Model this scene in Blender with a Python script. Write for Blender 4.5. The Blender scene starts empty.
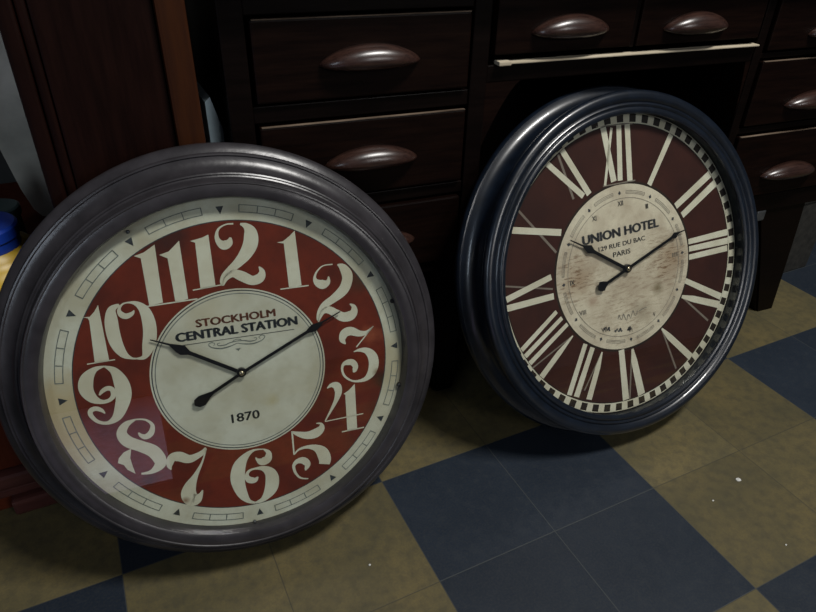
import bpy, bmesh, math, random
from mathutils import Vector, Matrix, noise
random.seed(7)
SC = bpy.context.scene
COL = SC.collection

# ------------------------------------------------------------------ camera
cam_d = bpy.data.cameras.new('camera')
cam_d.sensor_width = 36.0
cam_d.lens = 643.5 * 36.0 / 816.0
cam_d.clip_start = 0.02
cam = bpy.data.objects.new('camera', cam_d)
COL.objects.link(cam)
right = Vector((0.89842287, -0.43854949, 0.02259848))
down = Vector((-0.22257059, -0.49911789, -0.83746264))
fwd = Vector((0.37854812, 0.74736583, -0.54602714))
up = -down
cam.matrix_world = Matrix(((right.x, up.x, -fwd.x, -0.29761), (right.y, up.y, -fwd.y, -0.66499),
                           (right.z, up.z, -fwd.z, 0.82064), (0, 0, 0, 1)))
SC.camera = cam

# ------------------------------------------------------------------ world, lights, exposure
w = bpy.data.worlds.new('room_ambient')
SC.world = w
w.use_nodes = True
w.node_tree.nodes['Background'].inputs[0].default_value = (0.72, 0.82, 1.0, 1)
w.node_tree.nodes['Background'].inputs[1].default_value = 0.03


def area(name, loc, target, sx, sy, power, color):
    l = bpy.data.lights.new(name, 'AREA')
    l.shape = 'RECTANGLE'
    l.size, l.size_y, l.energy, l.color = sx, sy, power, color
    o = bpy.data.objects.new(name, l)
    COL.objects.link(o)
    o.location = loc
    o.rotation_euler = (Vector(target) - Vector(loc)).to_track_quat('-Z', 'Y').to_euler()
    return o


area('ceiling_light', (0.75, -0.88, 2.6), (0.45, -0.1, 0.2), 0.7, 0.28, 50, (1.0, 0.98, 0.94))
area('window_light', (-2.4, -2.4, 1.8), (0.1, 0.0, 0.4), 0.4, 1.1, 12, (0.74, 0.86, 1.0))
area('front_fill', (1.1, -3.2, 1.7), (0.1, 0.1, 0.4), 0.8, 0.8, 16, (1.0, 0.98, 0.96))  # added fill from the front, no real doorway behind it

vs = SC.view_settings
vs.view_transform = 'Standard'
vs.look = 'None'
vs.exposure = 0.0
vs.gamma = 1.0
vs.use_curve_mapping = False


# ------------------------------------------------------------------ materials
def new_mat(name):
    m = bpy.data.materials.new(name)
    m.use_nodes = True
    nt = m.node_tree
    return m, nt, nt.nodes['Principled BSDF']


def N(nt, typ, **kw):
    n = nt.nodes.new(typ)
    for k, v in kw.items():
        if k in n.inputs:
            n.inputs[k].default_value = v
        else:
            setattr(n, k, v)
    return n


def mixc(nt, fac, a, b):
    n = nt.nodes.new('ShaderNodeMix')
    n.data_type = 'RGBA'
    for sock, val in ((n.inputs[0], fac), (n.inputs[6], a), (n.inputs[7], b)):
        if isinstance(val, bpy.types.NodeSocket):
            nt.links.new(val, sock)
        elif isinstance(val, (tuple, list)):
            sock.default_value = (*val[:3], 1)
        else:
            sock.default_value = val
    return n.outputs[2]


def ramp(nt, sock, a, b):
    n = nt.nodes.new('ShaderNodeMapRange')
    n.inputs[1].default_value = a
    n.inputs[2].default_value = b
    nt.links.new(sock, n.inputs[0])
    return n.outputs[0]


def mth(nt, op, a, b=0.0):
    n = nt.nodes.new('ShaderNodeMath')
    n.operation = op
    for s, v in zip(n.inputs, (a, b)):
        if isinstance(v, bpy.types.NodeSocket):
            nt.links.new(v, s)
        else:
            s.default_value = v
    return n.outputs[0]


def noise_fac(nt, scale, detail=4, stretch=(1, 1, 1), rough=0.55):
    tc = N(nt, 'ShaderNodeTexCoord')
    mp = N(nt, 'ShaderNodeMapping')
    mp.inputs['Scale'].default_value = stretch
    nz = N(nt, 'ShaderNodeTexNoise', Scale=scale, Detail=detail, Roughness=rough)
    nt.links.new(tc.outputs['Object'], mp.inputs[0])
    nt.links.new(mp.outputs[0], nz.inputs[0])
    return nz.outputs[0]


def plain(name, col, rough=0.5, metal=0.0, var=0.25, scale=40, spec=0.5, stretch=(1, 1, 1), bump=0.0, coat=0.0):
    m, nt, b = new_mat(name)
    f = ramp(nt, noise_fac(nt, scale, stretch=stretch), 0.3, 0.7)
    lo = tuple(c * (1 - var) for c in col)
    hi = tuple(min(1, c * (1 + var)) for c in col)
    nt.links.new(mixc(nt, f, lo, hi), b.inputs['Base Color'])
    b.inputs['Roughness'].default_value = rough
    b.inputs['Metallic'].default_value = metal
    b.inputs['Specular IOR Level'].default_value = spec
    b.inputs['Coat Weight'].default_value = coat
    if bump:
        bp = N(nt, 'ShaderNodeBump', Strength=bump, Distance=0.002)
        nt.links.new(f, bp.inputs['Height'])
        nt.links.new(bp.outputs[0], b.inputs['Normal'])
    return m


def spot_mask(nt, tc, center, radius, soft, nz=None, amp=0.0):
    vm = N(nt, 'ShaderNodeVectorMath')
    vm.operation = 'DISTANCE'
    nt.links.new(tc, vm.inputs[0])
    vm.inputs[1].default_value = center
    d = vm.outputs['Value']
    if nz is not None:
        d = mth(nt, 'ADD', d, mth(nt, 'MULTIPLY', mth(nt, 'SUBTRACT', nz, 0.5), amp))
    n = nt.nodes.new('ShaderNodeMapRange')
    n.inputs[1].default_value = radius + soft
    n.inputs[2].default_value = max(radius - soft, 0.0)
    nt.links.new(d, n.inputs[0])
    return n.outputs[0]


UL, UR = 0.20873, 0.24037     # metres per dial unit


def aged(name, col, dark, var=0.5, spots=(), scratch=0.0, rough=0.6):
    """printed paper: mottled, with stains and tinted patches at given places of the dial"""
    m, nt, b = new_mat(name)
    tc = N(nt, 'ShaderNodeTexCoord').outputs['Object']
    fine = noise_fac(nt, 90, 6)
    big = noise_fac(nt, 14, 5)
    c = mixc(nt, mth(nt, 'MULTIPLY', ramp(nt, big, 0.40, 0.64), var), col, dark)
    c = mixc(nt, mth(nt, 'MULTIPLY', ramp(nt, fine, 0.5, 0.8), var * 0.6), c, dark)
    for cen, r, soft, scol, amt in spots:
        k = mth(nt, 'MULTIPLY', spot_mask(nt, tc, cen, r, soft, noise_fac(nt, 45, 6), soft * 3.0), amt)
        c = mixc(nt, k, c, scol)
    if scratch:
        s = noise_fac(nt, 30, 6, stretch=(1.5, 7, 1), rough=0.75)
        k = mth(nt, 'MULTIPLY', ramp(nt, s, 0.50, 0.60), scratch)
        nz = noise_fac(nt, 25, 5)
        zone = mth(nt, 'MAXIMUM', spot_mask(nt, tc, (-0.42 * UR, 0.02 * UR, 0), 0.15 * UR, 0.10 * UR, nz, 0.06),
                   spot_mask(nt, tc, (0.36 * UR, -0.03 * UR, 0), 0.17 * UR, 0.12 * UR, nz, 0.06))
        zone = mth(nt, 'MAXIMUM', zone, mth(nt, 'MULTIPLY', spot_mask(nt, tc, (0.0, -0.25 * UR, 0), 0.30 * UR, 0.15 * UR, nz, 0.06), 0.45))
        c = mixc(nt, mth(nt, 'MULTIPLY', zone, 0.25), c, (0.42, 0.31, 0.20))
        c = mixc(nt, mth(nt, 'MULTIPLY', k, zone), c, (0.20, 0.12, 0.07))
    nt.links.new(c, b.inputs['Base Color'])
    b.inputs['Roughness'].default_value = rough
    b.inputs['Specular IOR Level'].default_value = 0.2
    return m


def glass_mat(name, gain):
    m, nt, b = new_mat(name)
    nt.nodes.remove(b)
    out = nt.nodes['Material Output']
    lw = N(nt, 'ShaderNodeLayerWeight')
    sch = mth(nt, 'ADD', mth(nt, 'MULTIPLY', mth(nt, 'POWER', lw.outputs['Facing'], 5.0), 0.96), 0.04)
    tr = N(nt, 'ShaderNodeBsdfTransparent')
    tr.inputs[0].default_value = (0.95, 0.97, 0.96, 1)
    gl = N(nt, 'ShaderNodeBsdfGlossy', Roughness=0.015)
    mx = N(nt, 'ShaderNodeMixShader')
    nt.links.new(mth(nt, 'MINIMUM', mth(nt, 'MULTIPLY', sch, gain), 1.0), mx.inputs[0])
    nt.links.new(tr.outputs[0], mx.inputs[1])
    nt.links.new(gl.outputs[0], mx.inputs[2])
    nt.links.new(mx.outputs[0], out.inputs[0])
    return m


def clear_mat(name):
    m, nt, b = new_mat(name)
    nt.nodes.remove(b)
    tr = N(nt, 'ShaderNodeBsdfTransparent')
    nt.links.new(tr.outputs[0], nt.nodes['Material Output'].inputs[0])
    return m


def floor_mat():
    m, nt, b = new_mat('cement_tiles')
    tc = N(nt, 'ShaderNodeTexCoord').outputs['Object']
    sp = N(nt, 'ShaderNodeSeparateXYZ')
    nt.links.new(tc, sp.inputs[0])
    fx = mth(nt, 'FLOOR', mth(nt, 'DIVIDE', sp.outputs[0], 0.4))
    fy = mth(nt, 'FLOOR', mth(nt, 'DIVIDE', sp.outputs[1], 0.4))
    par = mth(nt, 'ABSOLUTE', mth(nt, 'MODULO', mth(nt, 'ADD', fx, fy), 2.0))
    n1 = noise_fac(nt, 7, 6)
    n2 = noise_fac(nt, 60, 5)
    n3 = noise_fac(nt, 320, 3)
    light = mixc(nt, ramp(nt, n1, 0.35, 0.7), (0.145, 0.115, 0.050), (0.088, 0.078, 0.041))
    light = mixc(nt, mth(nt, 'MULTIPLY', ramp(nt, n2, 0.42, 0.70), 0.6), light, (0.058, 0.052, 0.032))
    dark = mixc(nt, ramp(nt, n1, 0.35, 0.7), (0.0112, 0.0180, 0.030), (0.0165, 0.0245, 0.038))
    dark = mixc(nt, mth(nt, 'MULTIPLY', ramp(nt, n2, 0.55, 0.8), 0.35), dark, (0.034, 0.040, 0.046))
    # each small tile has its own shade
    wn = N(nt, 'ShaderNodeTexWhiteNoise')
    wn.noise_dimensions = '2D'
    cv = N(nt, 'ShaderNodeCombineXYZ')
    nt.links.new(mth(nt, 'FLOOR', mth(nt, 'DIVIDE', sp.outputs[0], 0.2)), cv.inputs[0])
    nt.links.new(mth(nt, 'FLOOR', mth(nt, 'DIVIDE', sp.outputs[1], 0.2)), cv.inputs[1])
    nt.links.new(cv.outputs[0], wn.inputs[0])
    c = mixc(nt, par, light, dark)
    hs = N(nt, 'ShaderNodeHueSaturation')
    nt.links.new(c, hs.inputs['Color'])
    nt.links.new(mth(nt, 'ADD', mth(nt, 'MULTIPLY', wn.outputs[0], 0.22), 0.88), hs.inputs['Value'])
    c = hs.outputs[0]
    c = mixc(nt, mth(nt, 'MULTIPLY', ramp(nt, n3, 0.4, 0.8), 0.35), c, (0.05, 0.05, 0.045))
    # joints every 20 cm
    def joint(s):
        k = mth(nt, 'FRACT', mth(nt, 'DIVIDE', s, 0.2))
        return mth(nt, 'ABSOLUTE', mth(nt, 'SUBTRACT', k, 0.5))
    j = mth(nt, 'MAXIMUM', joint(sp.outputs[0]), joint(sp.outputs[1]))
    jm = ramp(nt, j, 0.4945, 0.4985)
    jc = mixc(nt, par, (0.050, 0.047, 0.034), (0.055, 0.060, 0.060))
    c = mixc(nt, mth(nt, 'MULTIPLY', jm, 0.8), c, jc)
    nt.links.new(c, b.inputs['Base Color'])
    nt.links.new(mth(nt, 'ADD', mth(nt, 'MULTIPLY', n2, 0.25), 0.38), b.inputs['Roughness'])
    b.inputs['Specular IOR Level'].default_value = 0.3
    bp = N(nt, 'ShaderNodeBump', Strength=0.15, Distance=0.001)
    nt.links.new(mth(nt, 'SUBTRACT', n2, jm), bp.inputs['Height'])
    nt.links.new(bp.outputs[0], b.inputs['Normal'])
    return m


def wood(name, a, b_, rough=0.38, stretch=(1, 12, 12), scale=9, coat=0.0, bump=0.1, spec=0.10):
    m, nt, b = new_mat(name)
    f = noise_fac(nt, scale, 6, stretch=stretch, rough=0.65)
    g = noise_fac(nt, 3.0, 3)
    c = mixc(nt, ramp(nt, f, 0.35, 0.68), a, b_)
    c = mixc(nt, mth(nt, 'MULTIPLY', ramp(nt, g, 0.5, 0.75), 0.4), c, tuple(0.5 * x for x in a))
    nt.links.new(c, b.inputs['Base Color'])
    nt.links.new(mth(nt, 'ADD', mth(nt, 'MULTIPLY', f, 0.25), rough - 0.1), b.inputs['Roughness'])
    b.inputs['Coat Weight'].default_value = coat
    b.inputs['Coat Roughness'].default_value = 0.3
    b.inputs['Specular IOR Level'].default_value = spec
    bp = N(nt, 'ShaderNodeBump', Strength=bump, Distance=0.001)
    nt.links.new(f, bp.inputs['Height'])
    nt.links.new(bp.outputs[0], b.inputs['Normal'])
    return m


M = {}
M['floor'] = floor_mat()
M['wall'] = plain('grey_plaster', (0.06, 0.06, 0.056), 0.8, scale=8)
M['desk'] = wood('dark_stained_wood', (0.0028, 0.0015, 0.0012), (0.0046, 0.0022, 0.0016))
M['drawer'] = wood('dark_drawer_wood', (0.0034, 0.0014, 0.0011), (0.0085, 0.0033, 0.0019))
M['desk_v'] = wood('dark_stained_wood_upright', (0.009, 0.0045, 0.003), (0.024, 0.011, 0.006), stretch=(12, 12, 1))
M['edge_line'] = wood('pale_line_wood', (0.24, 0.18, 0.13), (0.03, 0.018, 0.012), rough=0.6, coat=0)
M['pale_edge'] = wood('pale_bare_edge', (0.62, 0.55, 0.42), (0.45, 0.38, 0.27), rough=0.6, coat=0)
M['handle'] = wood('polished_handle_wood', (0.020, 0.009, 0.007), (0.045, 0.02, 0.014), rough=0.26, coat=0.6, stretch=(1, 8, 8), scale=30, spec=0.4)
M['cab'] = wood('red_brown_wood', (0.0070, 0.0026, 0.0020), (0.013, 0.0042, 0.0028), stretch=(10, 10, 1))
M['cab_stile'] = wood('orange_brown_wood', (0.045, 0.015, 0.006), (0.03, 0.010, 0.0045), stretch=(10, 10, 1))
M['lowcab'] = wood('red_cabinet_wood', (0.13, 0.028, 0.012), (0.085, 0.02, 0.01), stretch=(10, 10, 1))
M['plinth'] = wood('polished_plinth_wood', (0.10, 0.035, 0.03), (0.06, 0.02, 0.018), rough=0.3, coat=0.6)
M['yellow'] = plain('yellow_plastic', (0.62, 0.40, 0.035), 0.4, scale=12)
M['blue'] = plain('blue_plastic', (0.012, 0.055, 0.42), 0.35, scale=20)
M['board'] = plain('pale_grey_board', (0.78, 0.75, 0.64), 0.7, scale=12)
M['paleblue'] = plain('pale_blue_sheet', (0.28, 0.37, 0.42), 0.6, scale=12)
M['bottle'] = plain('dark_green_bottle', (0.012, 0.022, 0.02), 0.2, scale=12)
M['tin'] = plain('grey_green_tin', (0.10, 0.15, 0.145), 0.45, scale=12)
M['paper'] = plain('white_paper', (0.58, 0.58, 0.55), 0.7, scale=50)
M['black'] = plain('black_hand_metal', (0.006, 0.006, 0.007), 0.30, scale=30, spec=0.5)
M['brass'] = plain('brass_pin', (0.60, 0.52, 0.36), 0.25, metal=1.0, scale=30)
M['frameL'] = plain('worn_grey_brown_metal', (0.030, 0.0275, 0.031), 0.30, scale=25, var=0.35, spec=0.6, bump=0.15)
M['frameR'] = plain('glossy_blue_black_metal', (0.0035, 0.0068, 0.0135), 0.32, scale=60, var=0.35, spec=0.7, coat=0.3)
M['back'] = plain('dark_back_board', (0.02, 0.018, 0.016), 0.7)
M['glass'] = glass_mat('clock_glass', 2.8)
M['clear'] = clear_mat('glass_edge')
M['reflection_sheet'] = plain('lavender_reflection', (0.66, 0.54, 0.78), 0.9, scale=30)  # for the unseen sheet that only feeds the glass reflection
M['box'] = plain('dark_cardboard', (0.018, 0.017, 0.014), 0.85, scale=60, var=0.5)
M['metal'] = plain('dull_metal', (0.16, 0.17, 0.18), 0.4, metal=0.8)

M['creamL'] = aged('cream_paper', (0.62, 0.63, 0.52), (0.43, 0.40, 0.28), 0.65,
                   spots=[((0.16 * UL, -0.24 * UL, 0), 0.02 * UL, 0.05 * UL, (0.45, 0.38, 0.18), 0.6),
                          ((-0.15 * UL, 0.38 * UL, 0), 0.10 * UL, 0.08 * UL, (0.50, 0.44, 0.28), 0.5)])
M['creamLb'] = aged('cream_border_paper', (0.64, 0.65, 0.53), (0.44, 0.40, 0.27), 0.65,
                    spots=[((-1.0 * UL, -0.14 * UL, 0), 0.26 * UL, 0.10 * UL, (0.50, 0.39, 0.20), 0.75),
                           ((1.02 * UL, -0.1 * UL, 0), 0.2 * UL, 0.1 * UL, (0.46, 0.40, 0.24), 0.5)])
M['redL'] = aged('red_print', (0.165, 0.025, 0.010), (0.085, 0.016, 0.008), 0.8,
                 spots=[((0.90 * UL, -0.22 * UL, 0), 0.03 * UL, 0.06 * UL, (0.03, 0.02, 0.01), 0.9),
                        ((-0.62 * UL, -0.60 * UL, 0), 0.02 * UL, 0.05 * UL, (0.03, 0.018, 0.012), 0.9),
                        ((0.86 * UL, 0.10 * UL, 0), 0.03 * UL, 0.06 * UL, (0.33, 0.09, 0.04), 0.7),
                        ((-0.30 * UL, 0.86 * UL, 0), 0.10 * UL, 0.06 * UL, (0.035, 0.016, 0.012), 0.7),  # darker patch at the upper left of the red ring
                        ((0.78 * UL, 0.48 * UL, 0), 0.05 * UL, 0.05 * UL, (0.06, 0.04, 0.02), 0.7)])
M['numL'] = aged('cream_numeral_print', (0.68, 0.68, 0.54), (0.50, 0.44, 0.29), 0.5,
                 spots=[((0.87 * UL, -0.16 * UL, 0), 0.015 * UL, 0.02 * UL, (0.22, 0.15, 0.08), 0.9),
                        ((-0.76 * UL, -0.53 * UL, 0), 0.015 * UL, 0.02 * UL, (0.05, 0.03, 0.02), 0.9),
                        ((-0.44 * UL, -0.80 * UL, 0), 0.01 * UL, 0.02 * UL, (0.2, 0.1, 0.05), 0.8)])
M['inkL'] = plain('faded_black_ink', (0.030, 0.036, 0.040), 0.6, scale=150, var=0.6)
M['inkred'] = plain('faded_red_brown_ink', (0.16, 0.055, 0.028), 0.6, scale=150, var=0.5)
M['inkgrey'] = plain('thin_grey_ink', (0.16, 0.18, 0.16), 0.6, scale=150, var=0.4)
M['creamR'] = aged('stained_cream_paper', (0.72, 0.65, 0.50), (0.26, 0.17, 0.11), 0.45, scratch=1.0,
                   spots=[((0.27 * UR, -0.20 * UR, 0), 0.03 * UR, 0.045 * UR, (0.13, 0.10, 0.04), 0.85),
                          ((-0.40 * UR, 0.0, 0), 0.07 * UR, 0.09 * UR, (0.34, 0.23, 0.14), 0.75),
                          ((0.40 * UR, 0.0, 0), 0.07 * UR, 0.10 * UR, (0.34, 0.24, 0.15), 0.75),
                          ((-0.30 * UR, -0.17 * UR, 0), 0.02 * UR, 0.05 * UR, (0.35, 0.22, 0.15), 0.6),
                          ((0.12 * UR, -0.34 * UR, 0), 0.06 * UR, 0.05 * UR, (0.26, 0.23, 0.16), 0.5)])
M['redR'] = aged('dark_maroon_print', (0.054, 0.017, 0.0115), (0.028, 0.0105, 0.0085), 0.6)
M['numR'] = aged('cream_roman_print', (0.74, 0.71, 0.57), (0.50, 0.44, 0.30), 0.45)
M['thinR'] = aged('faint_roman_hairline', (0.24, 0.21, 0.17), (0.15, 0.10, 0.08), 0.5)
M['trackR'] = aged('dark_track_print', (0.030, 0.020, 0.014), (0.015, 0.012, 0.01), 0.5)
M['inkR'] = plain('faded_grey_ink', (0.055, 0.055, 0.058), 0.6, scale=220, var=0.7)
M['inkR2'] = plain('pale_grey_ink', (0.20, 0.18, 0.15), 0.6, scale=220, var=0.5)


# ------------------------------------------------------------------ mesh helpers
def link_mesh(name, bm, mats, parent=None, smooth=False, loc=(0, 0, 0)):
    me = bpy.data.meshes.new(name)
    if smooth:
        for f in bm.faces:
            f.smooth = True
    bm.normal_update()
    bm.to_mesh(me)
    bm.free()
    for m in (mats if isinstance(mats, (list, tuple)) else [mats]):
        me.materials.append(m)
    o = bpy.data.objects.new(name, me)
    COL.objects.link(o)
    if parent:
        o.parent = parent
    o.location = loc
    return o


def tag(o, label=None, cat=None, group=None, kind=None):
    for k, v in (('label', label), ('category', cat), ('group', group), ('kind', kind)):
        if v:
            o[k] = v
    return o


def empty(name, loc, rotz=0.0):
    o = bpy.data.objects.new(name, None)
    o.empty_display_size = 0.05
    COL.objects.link(o)
    o.location = loc
    o.rotation_euler = (0, 0, rotz)
    return o


def box(bm, x0, x1, y0, y1, z0, z1, bev=0.0, mi=0):
    r = bmesh.ops.create_cube(bm, size=1.0)
    vs_ = r['verts']
    for v in vs_:
        v.co = Vector((x0 + (v.co.x + .5) * (x1 - x0), y0 + (v.co.y + .5) * (y1 - y0), z0 + (v.co.z + .5) * (z1 - z0)))
    fs = set(f for v in vs_ for f in v.link_faces)
    for f in fs:
        f.material_index = mi
    if bev:
        es = list(set(e for v in vs_ for e in v.link_edges))
        bmesh.ops.bevel(bm, geom=es, offset=bev, segments=2, affect='EDGES', profile=0.6)
    return bm


def lathe(bm, prof, n=128, mi=None, closed=False):
    """profile (r, z) turned about local z"""
    rings = []
    for r, z in prof:
        if r < 1e-7:
            rings.append([bm.verts.new((0, 0, z))] * n)
        else:
            rings.append([bm.verts.new((r * math.cos(2 * math.pi * i / n), r * math.sin(2 * math.pi * i / n), z)) for i in range(n)])
    pairs = list(zip(rings, rings[1:]))
    if closed:
        pairs.append((rings[-1], rings[0]))
    for k, (a, b) in enumerate(pairs):
        for i in range(n):
            j = (i + 1) % n
            vs4 = []
            for v in (a[i], a[j], b[j], b[i]):
                if v not in vs4:
                    vs4.append(v)
            if len(vs4) >= 3:
                f = bm.faces.new(vs4)
                if mi:
                    f.material_index = mi[k]
    return bm


def spline(pts, k=6):
    """Catmull-Rom through tuples of any length"""
    if len(pts) < 3:
        return pts
    out = []
    P = [pts[0]] + list(pts) + [pts[-1]]
    for i in range(1, len(P) - 2):
        for s in range(k):
            t = s / k
            out.append(tuple(0.5 * (2 * b + (c - a) * t + (2 * a - 5 * b + 4 * c - d) * t * t + (3 * b - a - 3 * c + d) * t ** 3)
                             for a, b, c, d in zip(P[i - 1], P[i], P[i + 1], P[i + 2])))
    out.append(tuple(pts[-1]))
    return out


def ribbon(bm, pts, z, mi, u=1.0, smooth=True):
    """printed stroke: (x, y, width) polyline"""
    q = spline(pts) if smooth else pts
    L_, R_ = [], []
    for i, p in enumerate(q):
        a = q[max(i - 1, 0)]
        b = q[min(i + 1, len(q) - 1)]
        dx, dy = b[0] - a[0], b[1] - a[1]
        l = math.hypot(dx, dy) or 1e-9
        nx, ny = -dy / l, dx / l
        h = max(p[2], 0.002) / 2
        L_.append(bm.verts.new(((p[0] + nx * h) * u, (p[1] + ny * h) * u, z)))
        R_.append(bm.verts.new(((p[0] - nx * h) * u, (p[1] - ny * h) * u, z)))
    for i in range(len(q) - 1):
        f = bm.faces.new((R_[i], R_[i + 1], L_[i + 1], L_[i]))
        f.material_index = mi


def flat_poly(bm, pts, z, mi, u=1.0):
    f = bm.faces.new([bm.verts.new((p[0] * u, p[1] * u, z)) for p in pts])
    f.normal_update()
    if f.normal.z < 0:
        f.normal_flip()
    f.material_index = mi


def polar(r, a):
    a = math.radians(a)
    return (r * math.sin(a), r * math.cos(a))


def arc(bm, r, a0, a1, wdt, z, mi, u, n=12):
    pts = [(*polar(r, a0 + (a1 - a0) * i / n), wdt) for i in range(n + 1)]
    ribbon(bm, pts, z, mi, u, smooth=False)


def ring_disc(bm, radii, mats, u, z=0.0, n=144):
    lathe(bm, [(r * u, z) for r in radii], n, mats)
    for f in bm.faces:
        f.normal_update()
        if f.normal.z < 0:
            f.normal_flip()


def text_faces(bm, s, x0, x1, y0, h, z, mi, u, bold=0.0, rot=0.0, centre=None, heavy=0.0):
    """lettering fitted to a box: x0..x1 wide, baseline y0, cap height h (dial units)"""
    cu = bpy.data.curves.new('lettering', 'FONT')
    cu.body = s
    cu.size = 1.0
    cu.offset = bold
    cu.resolution_u = 3
    t = bpy.data.objects.new('lettering', cu)
    COL.objects.link(t)
    dg = bpy.context.evaluated_depsgraph_get()
    me = bpy.data.meshes.new_from_object(t.evaluated_get(dg))
    xs = [v.co.x for v in me.vertices]
    ys = [v.co.y for v in me.vertices]
    sx = (x1 - x0) / (max(xs) - min(xs))
    sy = h / (max(ys) - min(ys))
    shifts = [(0, 0)] if not heavy else [(-heavy, 0), (0, heavy * .4), (heavy, 0), (0, -heavy * .4)]
    allv = []
    for dx, dy in shifts:
      vm = []
      allv.append(vm)
      for v in me.vertices:
        x = x0 + (v.co.x - min(xs)) * sx + dx
        y = y0 + (v.co.y - min(ys)) * sy + dy
        if centre:
            c, s_ = math.cos(rot), math.sin(rot)
            x, y = centre[0] + c * x - s_ * y, centre[1] + s_ * x + c * y
        vm.append(bm.verts.new((x * u, y * u, z)))
    for vm, p in [(vm, p) for vm in allv for p in me.polygons]:
        try:
            f = bm.faces.new([vm[i] for i in p.vertices])
            f.normal_update()
            if f.normal.z < 0:
                f.normal_flip()
            f.material_index = mi
        except ValueError:
            pass
    bpy.data.objects.remove(t)
    bpy.data.curves.remove(cu)
    bpy.data.meshes.remove(me)


def hand_mesh(pts, u, z, thick):
    bm = bmesh.new()
    ribbon(bm, pts, z, 0, u, smooth=False)
    r = bmesh.ops.extrude_face_region(bm, geom=bm.faces[:])
    for v in [e for e in r['geom'] if isinstance(e, bmesh.types.BMVert)]:
        v.co.z += thick
    bmesh.ops.recalc_face_normals(bm, faces=bm.faces[:])
    return bm


# ------------------------------------------------------------------ traced dial drawings (dial units, 12 up)
L_POLY = [[(-0.186, 0.84), (-0.155, 0.845), (-0.116, 0.853), (-0.081, 0.866), (-0.081, 0.558), (-0.167, 0.552), (-0.16, 0.827)], [(0.305, 0.776), (0.342, 0.78), (0.386, 0.809), (0.418, 0.837), (0.426, 0.493), (0.348, 0.487), (0.345, 0.766)], [(0.63, -0.276), (0.667, -0.258), (0.711, -0.22), (0.703, -0.549), (0.634, -0.55), (0.641, -0.284)], [(-0.696, -0.374), (-0.74, -0.388), (-0.772, -0.419), (-0.783, -0.45), (-0.753, -0.471), (-0.737, -0.508), (-0.698, -0.544), (-0.706, -0.489), (-0.711, -0.434)], [(-0.815, 0.475), (-0.778, 0.473), (-0.75, 0.499), (-0.724, 0.535), (-0.722, 0.199), (-0.799, 0.198), (-0.784, 0.45), (-0.79, 0.467)], [(-0.496, 0.788), (-0.443, 0.802), (-0.378, 0.84), (-0.384, 0.5), (-0.46, 0.491), (-0.462, 0.771)], [(-0.363, 0.779), (-0.309, 0.793), (-0.245, 0.848), (-0.244, 0.502), (-0.316, 0.49), (-0.321, 0.754)]]
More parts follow.
